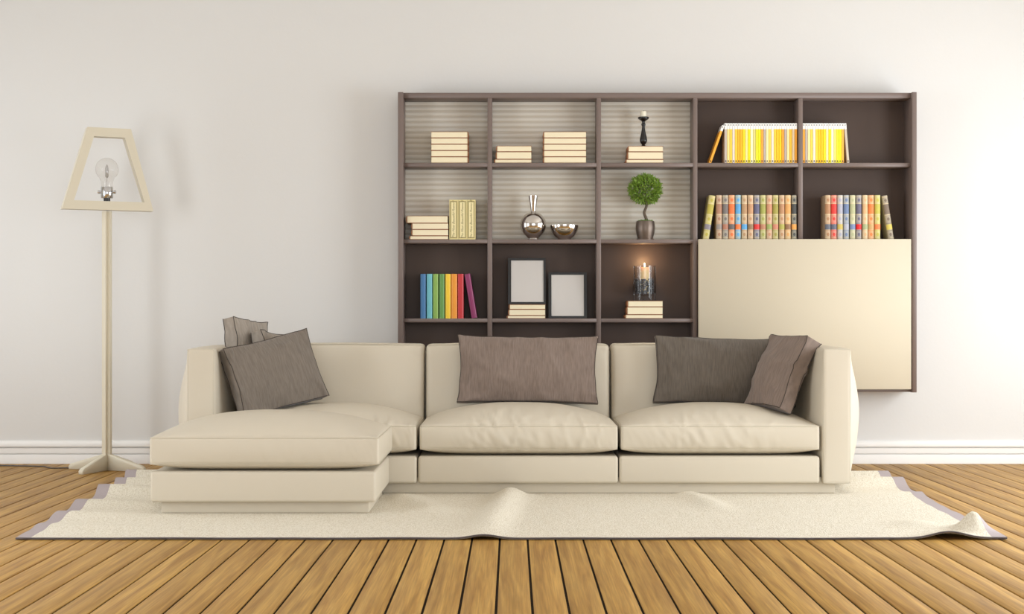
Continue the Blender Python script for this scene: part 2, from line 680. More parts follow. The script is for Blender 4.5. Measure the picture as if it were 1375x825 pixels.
YB = -0.86
on(box('plinth', -1.77, 1.815, YF + 0.045, YB - 0.05, RUGZ, 0.10, M_SOFA, sofa, bevel=0.004), SO)
for i in range(3):
    on(MB().box(UX[i] + 0.003, UX[i + 1] - 0.003, YF, YB - 0.02, 0.068, 0.222).build('seat_base', M_SOFA, sofa, bevel=0.018, seg=4), SO)
on(box('back_panel', UX[0] + .01, UX[3] - .01, -1.0, YB, 0.10, 0.79, M_SOFA, sofa, bevel=0.02, seg=3), SO)
for i in range(3):
    c = seat_cushion('seat_cushion', UX[i] + 0.012, UX[i + 1] - 0.006, YF - 0.004, -1.06, 0.258, 0.392, 0.108, 3.7 * i + 1.3, sofa)
    on(c, SO)

def back_cushion(x0, x1, seed):
    y0, y1, z0, z1 = -1.10, -0.90, 0.30, 0.836
    cx, cy, cz = (x0 + x1) / 2, (y0 + y1) / 2, (z0 + z1) / 2
    half = ((x1 - x0) / 2, (y1 - y0) / 2, (z1 - z0) / 2)
    def disp(p, u):
        p = p.copy()
        X, Z = p.x + cx, p.z + cz
        fx, fz = dome(u[0], 3.2, .8), dome(u[2], 3.2, .8)
        if u[1] < 0:
            p.y -= 0.035 * fx * fz * u[1] ** 2
            # lean: lower part comes forward
            p.y -= 0.05 * (1 - (u[2] + 1) / 2) * abs(u[1])
            side = math.exp(-((1 - abs(u[0])) / 0.25) ** 2)
            diag = X * 22 * (1 if u[0] > 0 else -1) + Z * 26 + seed
            cr = nz(diag, (X - Z) * 3, seed)
            p.y -= 0.006 * cr * side * u[1] ** 2 * smoothstep(-0.6, 0.7, u[2]) * dome(u[2], 12, 1)
            p.y -= 0.004 * nz(X * 3, Z * 3, seed) * fx * fz
        p.z += 0.006 * dome(u[0], 4, 1) * (1 if u[2] > 0 else 0) * u[2] ** 2 + 0.003 * nz(X * 6, seed) * (u[2] > .9)
        return p
    v, f = soft_box(half, 0.028, (40, 12, 30), disp)
    o = on(pydata('back_cushion', v, f, M_SOFA, sofa, smooth=75, loc=(cx, cy, cz)), SO)
    pts = []
    for i in range(49):
        a = -1 + 2 * i / 48
        p = Vector((a * (half[0] - .012), -(half[1] - 0.008), half[2] - 0.007))
        pts.append(disp(p, (a, -1, 0.97)))
    MB().tube(pts, 0.0025, 6).build('piping', M_PIPE, o, smooth=60)
    return o

for i in range(3):
    back_cushion(UX[i] + 0.006, UX[i + 1] - 0.006, 5.1 * i + 0.7)

def armrest(x0, x1, outer):
    y0, y1, z0, z1 = YF - 0.005, YB, 0.068, 0.822
    cx, cy, cz = (x0 + x1) / 2, (y0 + y1) / 2, (z0 + z1) / 2
    half = ((x1 - x0) / 2, (y1 - y0) / 2, (z1 - z0) / 2)
    def disp(p, u):
        p = p.copy()
        f = dome(u[1], 2.2, .8) * dome(u[2], 2.0, .9)
        s = 1 if u[0] > 0 else -1
        amp = 0.125 if s == outer else 0.055
        p.x += s * amp * f * u[0] ** 2
        p.z += 0.012 * dome(u[1], 3, 1) * dome(u[0], 3, 1) * (u[2] > 0) * u[2] ** 2
        p.y -= 0.004 * dome(u[0], 2, 1) * dome(u[2], 4, 1) * (u[1] < 0) * u[1] ** 2
        p.x += 0.0025 * nz(p.y * 5 + cy * 5, p.z * 5, outer) * abs(u[0])
        return p
    v, f = soft_box(half, 0.011, (14, 34, 34), disp)
    o = on(pydata('armrest', v, f, M_SOFA, sofa, smooth=65, loc=(cx, cy, cz)), SO)
    hx, hz = half[0] - 0.004, half[2] - 0.004
    pts = []
    N = 24
    for (a, b) in [(-1 + 2 * i / 8, -1) for i in range(8)] + [(1, -1 + 2 * i / N) for i in range(N)] + \
                  [(1 - 2 * i / 8, 1) for i in range(8)] + [(-1, 1 - 2 * i / N) for i in range(N)]:
        pts.append(Vector((a * hx, -half[1] + 0.003, b * hz)))
    MB().tube(pts, 0.0028, 6, closed=True).build('piping', M_PIPE, o, smooth=60)
    return o

armrest(-1.815, -1.664, -1)
armrest(1.740, 1.892, 1)

# ------------------------------------------------------------------ ottoman in front of the left seat
D1 = 7.40
YO = yd(D1)
ott = empty('ottoman', (-1.25, YO, 0))
tag(ott, 'deep cream ottoman with thick domed cushion in front of the left seat', 'ottoman')
OO = Vector((-1.25, YO, 0))
on(box('plinth', -1.771, -0.722, YO + 0.045, YF - 0.05, RUGZ, 0.10, M_SOFA, ott, bevel=0.004), OO)
on(box('ottoman_base', -1.817, -0.685, YO, YF - 0.008, 0.068, 0.224, M_SOFA, ott, bevel=0.016, seg=4), OO)
on(seat_cushion('ottoman_cushion', -1.819, -0.668, YO - 0.004, YF - 0.012, 0.258, 0.396, 0.112, 11.3, ott, wr=0.55), OO)

# ------------------------------------------------------------------ scatter pillows
def linen(name, rgb):
    m = mat(name, rgb, 0.9, spec=0.12, sheen=0.15)
    nt = m.node_tree
    b = nt.nodes['Principled BSDF']
    tc = nt.nodes.new('ShaderNodeTexCoord')
    mp = nt.nodes.new('ShaderNodeMapping')
    mp.inputs['Scale'].default_value = (170, 30, 16)
    n1 = nt.nodes.new('ShaderNodeTexNoise')
    n1.inputs['Scale'].default_value = 1.0
    n1.inputs['Detail'].default_value = 3.0
    nt.links.new(tc.outputs['Object'], mp.inputs['Vector'])
    nt.links.new(mp.outputs['Vector'], n1.inputs['Vector'])
    mr = nt.nodes.new('ShaderNodeMapRange')
    mr.inputs['From Min'].default_value = 0.3
    mr.inputs['From Max'].default_value = 0.7
    mr.inputs['To Min'].default_value = 0.82
    mr.inputs['To Max'].default_value = 1.14
    nt.links.new(n1.outputs['Fac'], mr.inputs['Value'])
    vm = nt.nodes.new('ShaderNodeVectorMath')
    vm.operation = 'SCALE'
    vm.inputs[0].default_value = s2l(rgb)[:3]
    nt.links.new(mr.outputs['Result'], vm.inputs['Scale'])
    nt.links.new(vm.outputs['Vector'], b.inputs['Base Color'])
    bp = nt.nodes.new('ShaderNodeBump')
    bp.inputs['Strength'].default_value = 0.2
    bp.inputs['Distance'].default_value = 0.003
    nt.links.new(n1.outputs['Fac'], bp.inputs['Height'])
    nt.links.new(bp.outputs['Normal'], b.inputs['Normal'])
    return m

M_CORD = mat('dark_cord', (62, 52, 45), 0.8)

def pillow(label, w, h, t, bulge, loc, rot, m, seed, group='scatter pillows on the sofa', pinch=0.026):
    root = empty('scatter_pillow', loc, rot)
    tag(root, label, 'pillow', group)
    half = (w / 2, t / 2, h / 2)
    def disp(p, u):
        p = p.copy()
        fx, fz = dome(u[0], 2.2, .85), dome(u[2], 2.2, .85)
        s = -1 if u[1] < 0 else 1
        X, Z = p.x, p.z
        p.y += s * bulge * fx * fz * abs(u[1])
        p.y += 0.018 * nz(X * 5 + seed, Z * 5, seed) * (0.3 + fx * fz) * abs(u[1])
        cr = 1 - min(1.0, 4.0 * abs(nz(X * 6 + Z * 3 + seed, Z * 5 - X * 3, seed + 9)))
        p.y += s * 0.013 * cr * (1 - fx * fz * .35) * abs(u[1])
        # corners stick out, edges pull in and waver
        p.x -= (1 if X > 0 else -1) * abs(u[0]) ** 3 * w * pinch * (dome(u[2], 2, 1) + 0.35 * nz(Z * 9, seed, 1))
        p.z -= (1 if Z > 0 else -1) * abs(u[2]) ** 3 * h * pinch * (dome(u[0], 2, 1) + 0.35 * nz(X * 9, seed, 2))
        p.y += 0.016 * nz(X * 6, Z * 6, seed + 5) * (1 - fx * fz)
        p.z += h / 2
        return p
    v, f = soft_box(half, 0.006, (56, 6, 44), disp)
    pydata('pillow_cover', v, f, m, root, smooth=70)
    for s in (-1, 1):
        pts = []
        N = 26
        for (a, b) in [(-1 + 2 * i / N, -1) for i in range(N)] + [(1, -1 + 2 * i / N) for i in range(N)] + \
                      [(1 - 2 * i / N, 1) for i in range(N)] + [(-1, 1 - 2 * i / N) for i in range(N)]:
            p = Vector((a * (half[0] - .001), s * (half[1] - 0.001), b * (half[2] - .001)))
            pts.append(disp(p, (a, s, b)))
        MB().tube(pts, 0.0024, 6, closed=True).build('piping', M_CORD, root, smooth=60)
    return root

M_LIN_ROSE = linen('taupe_rose_linen', (130, 114, 104))
M_LIN_GREY = linen('taupe_grey_linen', (122, 112, 102))
M_LIN_GREY_LIT = linen('taupe_grey_linen_lit', (158, 147, 135))  # same grey-taupe linen, lighter: light from the left painted into the colour
M_LIN_DARK = linen('dark_taupe_linen', (103, 94, 85))

pillow('wide rose-taupe pillow leaning upright on the middle back cushion', 0.845, 0.405, 0.045, 0.065,
       (0.092, -1.275, 0.486), (R(-11), R(0.6), 0), M_LIN_ROSE, 2.0)
pillow('wide dark grey-brown pillow on the right seat beside a tilted smaller pillow', 0.84, 0.405, 0.045, 0.065,
       (1.262, -1.275, 0.478), (R(-11), R(1.6), R(-2)), M_LIN_DARK, 5.0)
pillow('rose-brown pillow tilted against the right arm', 0.37, 0.455, 0.085, 0.04,
       (1.462, -1.555, 0.470), (R(-27), 0, R(-66)), M_LIN_ROSE, 8.4)
pillow('darker grey-taupe pillow tipped towards the arm, frontmost on the left seat', 0.55, 0.42, 0.09, 0.05,
       (-1.305, -1.60, 0.472), (R(-15), R(-12), R(37)), M_LIN_GREY, 3.3)
pillow('lit-toned taupe pillow rising highest above the sofa back in the left corner', 0.35, 0.50, 0.075, 0.022,
       (-1.512, -1.375, 0.495), (R(-13), R(7), R(66)), M_LIN_GREY_LIT, 6.1)
pillow('lit-toned taupe pillow almost hidden between two others on the left seat', 0.33, 0.44, 0.07, 0.022,
       (-1.335, -1.375, 0.482), (R(-16), R(6), R(60)), M_LIN_GREY_LIT, 9.7)

# ------------------------------------------------------------------ bookshelf on the wall
M_CARC = mat('taupe_lacquer', (121, 105, 98), 0.42, spec=0.45)
M_BACK = mat('dark_taupe_back', (80, 65, 57), 0.5, spec=0.25)
M_PANEL = mat('cream_lacquer', (207, 195, 172), 0.6, spec=0.2)
DS, DF, DB = 9.80, 9.835, 10.01          # side panel front, shelf front, back panel face
YS, YSH, YBK = yd(DS), yd(DF), yd(DB)
bs = empty('wall_bookshelf', (px(882, DS), 0, pz(527, DS)))
tag(bs, 'wide taupe wall bookshelf of open compartments with one cream flap', 'bookshelf')
BO = Vector(bs.location)

def bpart(name, x0, x1, y0, y1, z0, z1, m, bevel=0.0015):
    return on(box(name, x0, x1, y0, y1, z0, z1, m, bs, bevel=bevel, seg=1), BO)

YW = -0.003
XL0, XL1 = px(534.3, DS), px(541.3, DS)
XR0, XR1 = px(1224.9, DS), px(1231.0, DS)
ZT, ZB = pz(123.6, DS), pz(527.3, DS)
bpart('side_panel', XL0, XL1, YS, YW, ZB, ZT, M_CARC)
bpart('side_panel', XR0, XR1, YS, YW, ZB, ZT, M_CARC)
ZTOP0, ZTOP1 = pz(131.9, DF), pz(124.6, DF)
bpart('top_board', XL1, XR0, YSH, YW, ZTOP0, ZTOP1, M_CARC)
bpart('bottom_board', XL1, XR0, YSH, YW, pz(526.6, DF), pz(521.5, DF), M_CARC)
bpart('back_panel', XL1, XR0, YBK, YW - 0.002, pz(521.5, DF), ZTOP0, M_BACK, 0)
DIVX = [(654.6, 660.7), (801.0, 807.0), (930.8, 936.5), (1072.1, 1078.0)]
DIV = [(px(a, DF), px(b, DF)) for a, b in DIVX]
SHY = [(218.8, 224.2), (321.7, 326.9), (427.9, 433.2)]
SHZ = [(pz(b, DF), pz(a, DF)) for a, b in SHY]
for i, (a, b) in enumerate(DIV):
    zb = pz(521.5, DF) if i < 3 else SHZ[1][0]
    bpart('divider', a, b, YSH, YBK, zb, ZTOP0, M_CARC)
CX = [(XL1, DIV[0][0]), (DIV[0][1], DIV[1][0]), (DIV[1][1], DIV[2][0]), (DIV[2][1], DIV[3][0]), (DIV[3][1], XR0)]
for r in range(3):
    for c in range(5):
        if r == 2 and c > 2:
            continue
        bpart('shelf', CX[c][0], CX[c][1], YSH + 0.0005, YBK, SHZ[r][0], SHZ[r][1], M_CARC)

# ribbed pale backing in the six upper left compartments
def ribbed(x0, x1, z0, z1, n):
    pitch = (z1 - z0) / n
    prof = []
    for i in range(n):
        b = z0 + i * pitch
        prof += [(0.000, b), (0.000, b + pitch * .42), (-0.0022, b + pitch * .50), (-0.003, b + pitch * .72), (-0.0022, b + pitch * .94)]
    prof.append((0.0, z1))
    v = [(x0, YBK - 0.004 + p[0], p[1]) for p in prof] + [(x1, YBK - 0.004 + p[0], p[1]) for p in prof]
    m = len(prof)
    f = [(i, i + 1, m + i + 1, m + i) for i in range(m - 1)]
    v += [(x0, YBK, z0), (x0, YBK, z1), (x1, YBK, z0), (x1, YBK, z1)]
    k = 2 * m
    f += [tuple(range(m)) + (k + 1, k), tuple(range(m, 2 * m)) + (k + 3, k + 2), (k, k + 1, k + 3, k + 2),
          (0, k, k + 2, m), (m - 1, k + 1, k + 3, 2 * m - 1)]
    o = on(pydata('ribbed_backing', v, f, M_RIB, bs), BO)
    o.data.materials.append(M_GROOVE)
    for p in o.data.polygons:
        c = p.center
        if c.y > YBK - 0.0042 and c.y < YBK - 0.0038:
            p.material_index = 1
    o['label'] = 'pale ribbed backing panel'

M_GROOVE = mat('ribbed_panel_groove', (199, 189, 174), 0.75, spec=0.2)

def rib_mat():
    m = mat('pale_ribbed_panel', (217, 210, 198), 0.7, spec=0.3)
    return m

M_RIB = rib_mat()
for c in range(3):
    ribbed(CX[c][0] + 0.0003, CX[c][1] - 0.0003, SHZ[0][1], ZTOP0, 12)
    ribbed(CX[c][0] + 0.0003, CX[c][1] - 0.0003, SHZ[1][1], SHZ[0][0], 13)

flap = bpart('flap_door', px(938.2, DS - 0.02), px(1223.6, DS - 0.02), YS - 0.02, YS - 0.001 + 0.02, pz(523.2, DS - 0.02), pz(321.2, DS - 0.02), M_PANEL, 0.002)
flap['label'] = 'large cream flap door'

# ------------------------------------------------------------------ books
M_PAGE = mat('book_pages', (243, 229, 196), 0.85, bump=0.25, bscale=(4, 4, 900), spec=0.15)
M_BOARD = mat('brown_book_cover', (150, 96, 58), 0.6)

def flat_book(x0, x1, z0, z1, label, group, yf=YSH + 0.012, depth=0.145, spine='left'):
    o = empty('lying_book', ((x0 + x1) / 2, yf + depth / 2, z0))
    tag(o, label, 'book', group)
    w, h, d = (x1 - x0) / 2, z1 - z0, depth / 2
    t = min(0.0032, h * .14)
    e = 0.0008
    mb = MB()
    mb.box(-w, w, -d, d, e, t)
    mb.box(-w, w, -d, d, h - t, h - 0.0002)
    s = -1 if spine == 'left' else 1
    # rounded spine
    pr = []
    for i in range(7):
        a = math.pi * i / 6 - math.pi / 2
        pr.append((s * (w - 0.001) + s * 0.007 * math.cos(a), h / 2 + (h / 2 - e) * math.sin(a)))
    mb.prism(pr, -d, d)
    mb.build('cover', M_BOARD, o)
    box('page_block', -w + 0.003, w - 0.003, -d + 0.002, d - 0.004, t, h - t, M_PAGE, o)
    return o

def stack(rows, where, group, d=DF + 0.012, spine='left'):
    """rows: (x0, x1, ytop, ybottom) bottom book first"""
    n = len(rows)
    for i, (a, b, t, bt, z0, z1) in enumerate(rows):
        pos = 'bottom' if i == 0 else ('top' if i == n - 1 else {1: 'second from bottom', 2: 'middle' if n == 5 else 'third from bottom', 3: 'second from top'}[i])
        if n == 3 and i == 1:
            pos = 'middle'
        if n == 4 and i == 2:
            pos = 'second from top'
        flat_book(px(a, d), px(b, d), z0, z1, '%s book of %s' % (pos, where), group, spine=spine)

def rows(shelf_row, items):
    """items bottom first: (x0, x1, height px)"""
    z = SHZ[shelf_row][1]
    s = (DF + 0.012) / FPX
    out = []
    for a, b, h in items:
        out.append((a, b, 0, 0, z, z + h * s))
        z += h * s
    return out

STK = 'lying books stacked with their pages outward'
stack(rows(0, [(578.7, 628.2, 8.45)] * 5), 'five cream books stacked in the top left compartment', STK, spine='right')
stack(rows(0, [(664.5, 714, 5.1), (666.7, 714, 10.1), (667.2, 714, 8.0)]), 'the three-book stack beside the taller five-book stack', STK)
stack(rows(0, [(730.2, 787.5, 8.45)] * 5), 'five cream books stacked right of a lower three-book stack', STK)
stack(rows(0, [(841, 891, 4.9), (843.2, 890.6, 10.2), (843.8, 890.6, 7.8)]), 'three cream books under the black candlestick', STK)
stack(rows(1, [(550.3, 602.3, 5.0), (553.3, 602.3, 8.6), (553.3, 602.3, 8.4), (546.3, 601.6, 10.0)]), 'the cream stack left of three ornate upright volumes', STK)
stack(rows(2, [(681.4, 732.6, 4.0), (683.3, 732.6, 8.3), (684.2, 732.6, 6.6)]), 'three cream books under a black picture frame', STK)
stack(rows(2, [(840.2, 890.3, 5.2), (842.2, 890.3, 10.4), (843.2, 890.3, 8.2)]), 'three cream books under the glass candle holder', STK)

def tinted(rgb, k, w=(226, 216, 188)):
    return tuple(rgb[i] * (1 - k) + w[i] * k for i in range(3))

def upright_book(name, w, h, depth, m_cover, m_page, rounded=0.0):
    """returns an Empty with cover and page_block; origin at bottom centre of the spine side, spine towards -Y"""
    o = empty(name)
    t = min(0.0025, w * .12)
    mb = MB()
    mb.box(-w / 2, -w / 2 + t, 0.002, depth, 0, h)
    mb.box(w / 2 - t, w / 2, 0.002, depth, 0, h)
    n = 8
    outer, inner_ = [], []
    for i in range(n + 1):
        a = math.pi * i / n
        outer.append((-w / 2 * math.cos(a), 0.002 - rounded * math.sin(a)))
        inner_.append((-(w / 2 - t) * math.cos(a), 0.004 - max(0, rounded - t) * math.sin(a)))
    poly = outer + inner_[::-1]
    k = len(poly)
    v = [(p[0], p[1], 0) for p in poly] + [(p[0], p[1], h) for p in poly]
    f = []
    for i in range(k):
        j = (i + 1) % k
        f.append((i, j, k + j, k + i))
    for z in (0, k):
        for i in range(n):
            f.append((z + i, z + i + 1, z + 2 * (n + 1) - 2 - i, z + 2 * (n + 1) - 1 - i))
    mb.add(v, f)
    mb.build('cover', m_cover, o, smooth=30)
    box('page_block', -w / 2 + t, w / 2 - t, 0.005, depth - 0.003, 0.002, h - 0.003, m_page, o)
    return o

def spine_strip(w, rounded, z0, z1, proud, inset=0.0):
    """a thin curved band lying on a rounded spine"""
    n = 8
    v, f = [], []
    for i in range(n + 1):
        a = math.pi * (inset + (1 - 2 * inset) * i / n)
        x, y = -(w / 2 + (proud if inset == 0 else 0)) * math.cos(a), 0.002 - (rounded + proud) * math.sin(a)
        v += [(x, y, z0), (x, y, z1)]
    for i in range(n):
        f.append((2 * i, 2 * i + 2, 2 * i + 3, 2 * i + 1))
    m = len(v)
    for i in range(n + 1):
        a = math.pi * (inset + (1 - 2 * inset) * i / n)
        x, y = -(w / 2 - 0.0003) * math.cos(a), 0.0025 - (rounded - 0.0003) * math.sin(a)
        v += [(x, y, z0), (x, y, z1)]
    for i in range(n):
        f.append((m + 2 * i, m + 2 * i + 1, m + 2 * i + 3, m + 2 * i + 2))
        f.append((2 * i, m + 2 * i, m + 2 * i + 2, 2 * i + 2))
        f.append((2 * i + 1, 2 * i + 3, m + 2 * i + 3, m + 2 * i + 1))
    return v, f

def spine_disc(w, rounded, zc, rx, rz):
    n = 12
    v = [(0, 0.002 - rounded - 0.0009, zc)]
    for i in range(n):
        a = 2 * math.pi * i / n
        k = 1.0 if i % 2 == 0 else 0.78
        x = rx * k * math.cos(a)
        v.append((x, 0.002 - rounded * math.sqrt(max(0, 1 - (2 * x / w) ** 2)) - 0.0008, zc + rz * k * math.sin(a)))
    f = [(0, 1 + i, 1 + (i + 1) % n) for i in range(n)]
    return v, f

def antique(x0, x1, main, lab_rgb, label, group, z, h, lean=0.0):
    w = px(x1, DF) - px(x0, DF)
    mk = 'old_binding_%d_%d_%d' % tuple(int(c) for c in main)
    base = mat(mk + '_pale', tinted(main, 0.5), 0.55, var=0.12, vscale=60)
    solid = mat(mk + '_solid', main, 0.55, var=0.1, vscale=60)
    lab = mat('title_label_%d_%d_%d' % tuple(lab_rgb), lab_rgb, 0.5)
    gold = mat('pale_gilt', (226, 205, 158), 0.5)
    rd = 0.011
    o = upright_book('antique_book', w, h, 0.14, base, M_PAGE, rd)
    tag(o, label, 'book', group)
    v, f = spine_strip(w, rd, h * .58, h * .80, 0.0006)
    pydata('leather_band', v, f, solid, o, smooth=40)
    v, f = spine_strip(w, rd, h * .225, h * .345, 0.0010)
    pydata('title_label', v, f, lab, o, smooth=40)
    for zz in (.035, .20, .365, .56, .815, .965):
        v, f = spine_strip(w, rd, h * zz - 0.0014, h * zz + 0.0014, 0.0016)
        pydata('raised_band', v, f, gold if zz not in (.20, .365) else solid, o, smooth=40)
    for zz in (.115, .465, .89):
        v, f = spine_disc(w, rd, h * zz, w * .27, h * .042)
        pydata('ornament', v, f, solid, o)
    o.location = (px((x0 + x1) / 2, DF), YSH + 0.016, z)
    o.rotation_euler = (0, lean, 0)
    return o

CN = {}
def colname(t):
    return t

GA = 'antique books above the cream flap'
ZA = SHZ[1][1]
HA = (321.7 - 262.0) * DF / FPX
A4 = [
    (962.3, 969.8, (176, 128, 100), (150, 140, 132), 'brown antique book with grey label'),
    (970.8, 978.2, (120, 112, 108), (180, 120, 95), 'grey antique book with brown label'),
    (979.0, 987.0, (235, 120, 60), (105, 98, 94), 'orange antique book with grey label'),
    (988.0, 995.2, (95, 165, 215), (240, 125, 62), 'sky-blue antique book with orange label'),
    (996.2, 1003.6, (185, 145, 105), (92, 165, 215), 'tan antique book with blue label'),
    (1004.6, 1012.0, (200, 150, 110), (150, 120, 85), 'tan antique book with brown label'),
    (1013.0, 1020.3, (100, 98, 125), (222, 50, 45), 'slate-violet antique book with red label'),
    (1021.2, 1028.8, (165, 165, 80), (190, 130, 98), 'olive-green antique book with rose-brown label'),
    (1029.8, 1037.3, (205, 145, 110), (160, 172, 98), 'peach antique book with green label'),
    (1038.0, 1045.6, (165, 155, 70), (208, 135, 108), 'olive antique book with pink label'),
    (1046.8, 1054.0, (190, 140, 100), (178, 172, 80), 'tan antique book with olive label'),
    (1054.9, 1062.4, (225, 165, 95), (150, 110, 75), 'golden antique book with brown label'),
    (1063.6, 1070.3, (75, 75, 72), (235, 165, 80), 'charcoal antique book with orange label'),
]
for i, (a, b, c, l, t) in enumerate(A4):
    antique(a, b, c, l, '%s, %s upright in the left flap row' % (t, ORD[i + 1]), GA, ZA, HA)
antique(944.0, 952.2, (190, 175, 75), (140, 132, 140), 'olive-yellow antique book leaning right at the left end of its row', GA, ZA + 0.0005, HA, lean=R(8.6))
A5 = [
    (1108.6, 1116.0, (180, 130, 90), (100, 104, 116), 'tan antique book with slate label'),
    (1116.6, 1124.2, (225, 60, 50), (96, 100, 116), 'red antique book with slate label'),
    (1125.1, 1132.4, (175, 172, 185), (205, 180, 90), 'pale lavender antique book with mustard label'),
    (1133.4, 1140.6, (110, 128, 165), (178, 178, 188), 'steel-blue antique book with pale grey label'),
    (1142.0, 1149.2, (185, 185, 140), (122, 138, 175), 'sage antique book with blue label'),
    (1150.2, 1157.4, (105, 100, 120), (228, 20, 25), 'dark violet antique book with red label'),
    (1158.8, 1166.0, (225, 180, 130), (170, 178, 130), 'peach antique book with sage label'),
    (1166.6, 1174.2, (240, 130, 60), (205, 165, 105), 'orange antique book with tan label'),
    (1175.3, 1182.8, (200, 190, 80), (238, 130, 70), 'olive-yellow antique book with orange label'),
]
for i, (a, b, c, l, t) in enumerate(A5):
    antique(a, b, c, l, '%s, %s upright in the right flap row' % (t, ORD[i + 1]), GA, ZA, HA)
antique(1193.8, 1201.2, (130, 112, 95), (215, 195, 90), 'taupe antique book leaning left at the right end of its row', GA, ZA + 0.0005, HA, lean=R(-8.8))

# thin white-topped volumes
M_DOT = mat('black_print', (25, 22, 22), 0.6)
M_WHITE = mat('white_print', (247, 245, 240), 0.5)
M_MPAGE = mat('volume_pages', (240, 236, 225), 0.85)
GY = 'thin white-topped volumes on the top right shelves'
PITCH = 3.494

def thin_volume(xc, rgb, label, lean=0.0, dz=0.0):
    w = PITCH * DF / FPX - 0.0011
    h = (218.8 - 165.3) * DF / FPX
    m = mat('volume_%d_%d_%d' % rgb, rgb, 0.45)
    o = empty('thin_volume')
    tag(o, label, 'book', GY)
    dep = 0.13
    r_ = 0.0022
    poly = [(-w / 2, dep), (-w / 2, r_), (-w / 2 + r_, 0), (w / 2 - r_, 0), (w / 2, r_), (w / 2, dep)]
    t = 0.0018
    inn = [(w / 2 - t, dep), (w / 2 - t, r_ + .001), (-w / 2 + t, r_ + .001), (-w / 2 + t, dep)]
    def shell(z0, z1):
        P = [(-w / 2, dep), (-w / 2, r_), (-w / 2 + r_, 0), (w / 2 - r_, 0), (w / 2, r_), (w / 2, dep),
             (w / 2 - t, dep), (w / 2 - t, r_ + .001), (-w / 2 + t, r_ + .001), (-w / 2 + t, dep)]
        n = len(P)
        v = [(p[0], p[1], z0) for p in P] + [(p[0], p[1], z1) for p in P]
        f = [(i, (i + 1) % n, n + (i + 1) % n, n + i) for i in range(n)]
        for z in (0, n):
            f += [(z + 0, z + 1, z + 8, z + 9), (z + 1, z + 2, z + 3, z + 4, z + 7, z + 8), (z + 4, z + 5, z + 6, z + 7)]
        return v, f
    v, f = shell(0, h * .852)
    pydata('cover', v, f, m, o)
    v, f = shell(h * .852, h)
    pydata('white_cap', v, f, M_WHITE, o)
    box('page_block', -w / 2 + t, w / 2 - t, r_ + .001, dep - .002, 0.001, h - .002, M_MPAGE, o)
    q = 0.0043
    box('spine_mark', -q, q, -0.0005, 0.0002, h * .05 - q, h * .05 + q, M_DOT, o)
    box('spine_mark', -q * .75, q * .75, -0.0005, 0.0002, h * .955 - q * .7, h * .955 + q * .7, M_DOT, o)
    o.location = (px(xc, DF), YSH + 0.012, SHZ[0][1] + dz)
    o.rotation_euler = (0, lean, 0)
    return o

def yname(c):
    r, g, b = c
    if abs(r - g) < 25 and b > 155 and r < 215:
        return 'grey'
    if b > 195:
        return 'off-white'
    if b > 120:
        return 'pale cream' if g > 218 else 'beige'
    if r - g > 55:
        return 'orange'
    if r - g < 25:
        return 'bright yellow'
    return 'amber'

Y4 = [(200, 185, 170), (253, 222, 140), (252, 210, 75), (232, 220, 205), (252, 208, 60), (247, 185, 35), (245, 185, 30), (247, 222, 25),
      (252, 232, 150), (250, 230, 10), (255, 250, 200), (228, 215, 130), (235, 230, 40), (250, 245, 10), (248, 170, 60), (190, 178, 165),
      (255, 235, 170), (253, 215, 95), (235, 225, 210), (252, 210, 60), (250, 200, 30), (250, 210, 10), (245, 165, 50), (186, 172, 162),
      (250, 225, 160), (240, 185, 50), (215, 190, 150), (225, 150, 20)]
for i, c in enumerate(Y4):
    thin_volume(974.9 + PITCH * i, c, '%s thin volume, %s upright from left in the longer white-topped row' % (yname(c), ORD[i + 1]))
thin_volume(953.7, (248, 172, 52), 'orange thin volume slanting steeply against the longer white-topped row', lean=R(19.6), dz=0.0008)
Y5 = [(246, 172, 58), (190, 178, 168), (255, 232, 165), (250, 215, 85), (238, 228, 215), (255, 215, 62), (252, 205, 22), (250, 200, 20),
      (252, 230, 20), (250, 235, 172), (255, 235, 10), (255, 250, 210), (240, 225, 122), (242, 232, 40), (255, 250, 15), (248, 180, 72)]
for i, c in enumerate(Y5):
    thin_volume(1079.8 + PITCH * i, c, '%s thin volume, %s from the divider in the shorter white-topped row' % (yname(c), ORD[i + 1]))
thin_volume(1139.6, (206, 192, 172), 'beige-grey thin volume leaning at the right end of the shorter row', lean=R(-4.6), dz=0.0006)

# rainbow books
RB = [('blue', (58, 112, 160), 564.2, 571.6), ('turquoise', (105, 180, 190), 572.7, 580.3), ('light green', (135, 172, 75), 581.1, 588.4),
      ('dark green', (98, 148, 70), 589.6, 596.8), ('yellow', (245, 200, 38), 597.8, 605.2), ('orange', (236, 150, 35), 605.8, 613.8),
      ('red', (192, 36, 40), 614.5, 622.4)]
GR = 'rainbow row of plain upright books'
HR = (427.9 - 368.0) * DF / FPX
for nm, c, a, b in RB:
    m = mat('cloth_cover_' + nm.replace(' ', '_'), c, 0.4, spec=0.5)
    o = upright_book('cloth_book', px(b, DF) - px(a, DF), HR, 0.14, m, M_PAGE, 0.010)
    tag(o, 'plain %s book standing upright in the rainbow row' % nm, 'book', GR)
    o.location = (px((a + b) / 2, DF), YSH + 0.016, SHZ[2][1])
m = mat('cloth_cover_purple', (135, 34, 88), 0.4, spec=0.5)
o = upright_book('cloth_book', px(631.6, DF) - px(624.0, DF), HR, 0.14, m, M_PAGE, 0.010)
tag(o, 'plain purple book leaning against the red book of the rainbow row', 'book', GR)
o.location = (px(636.9, DF), YSH + 0.016, SHZ[2][1] + 0.0035)
o.rotation_euler = (0, R(-9.3), 0)

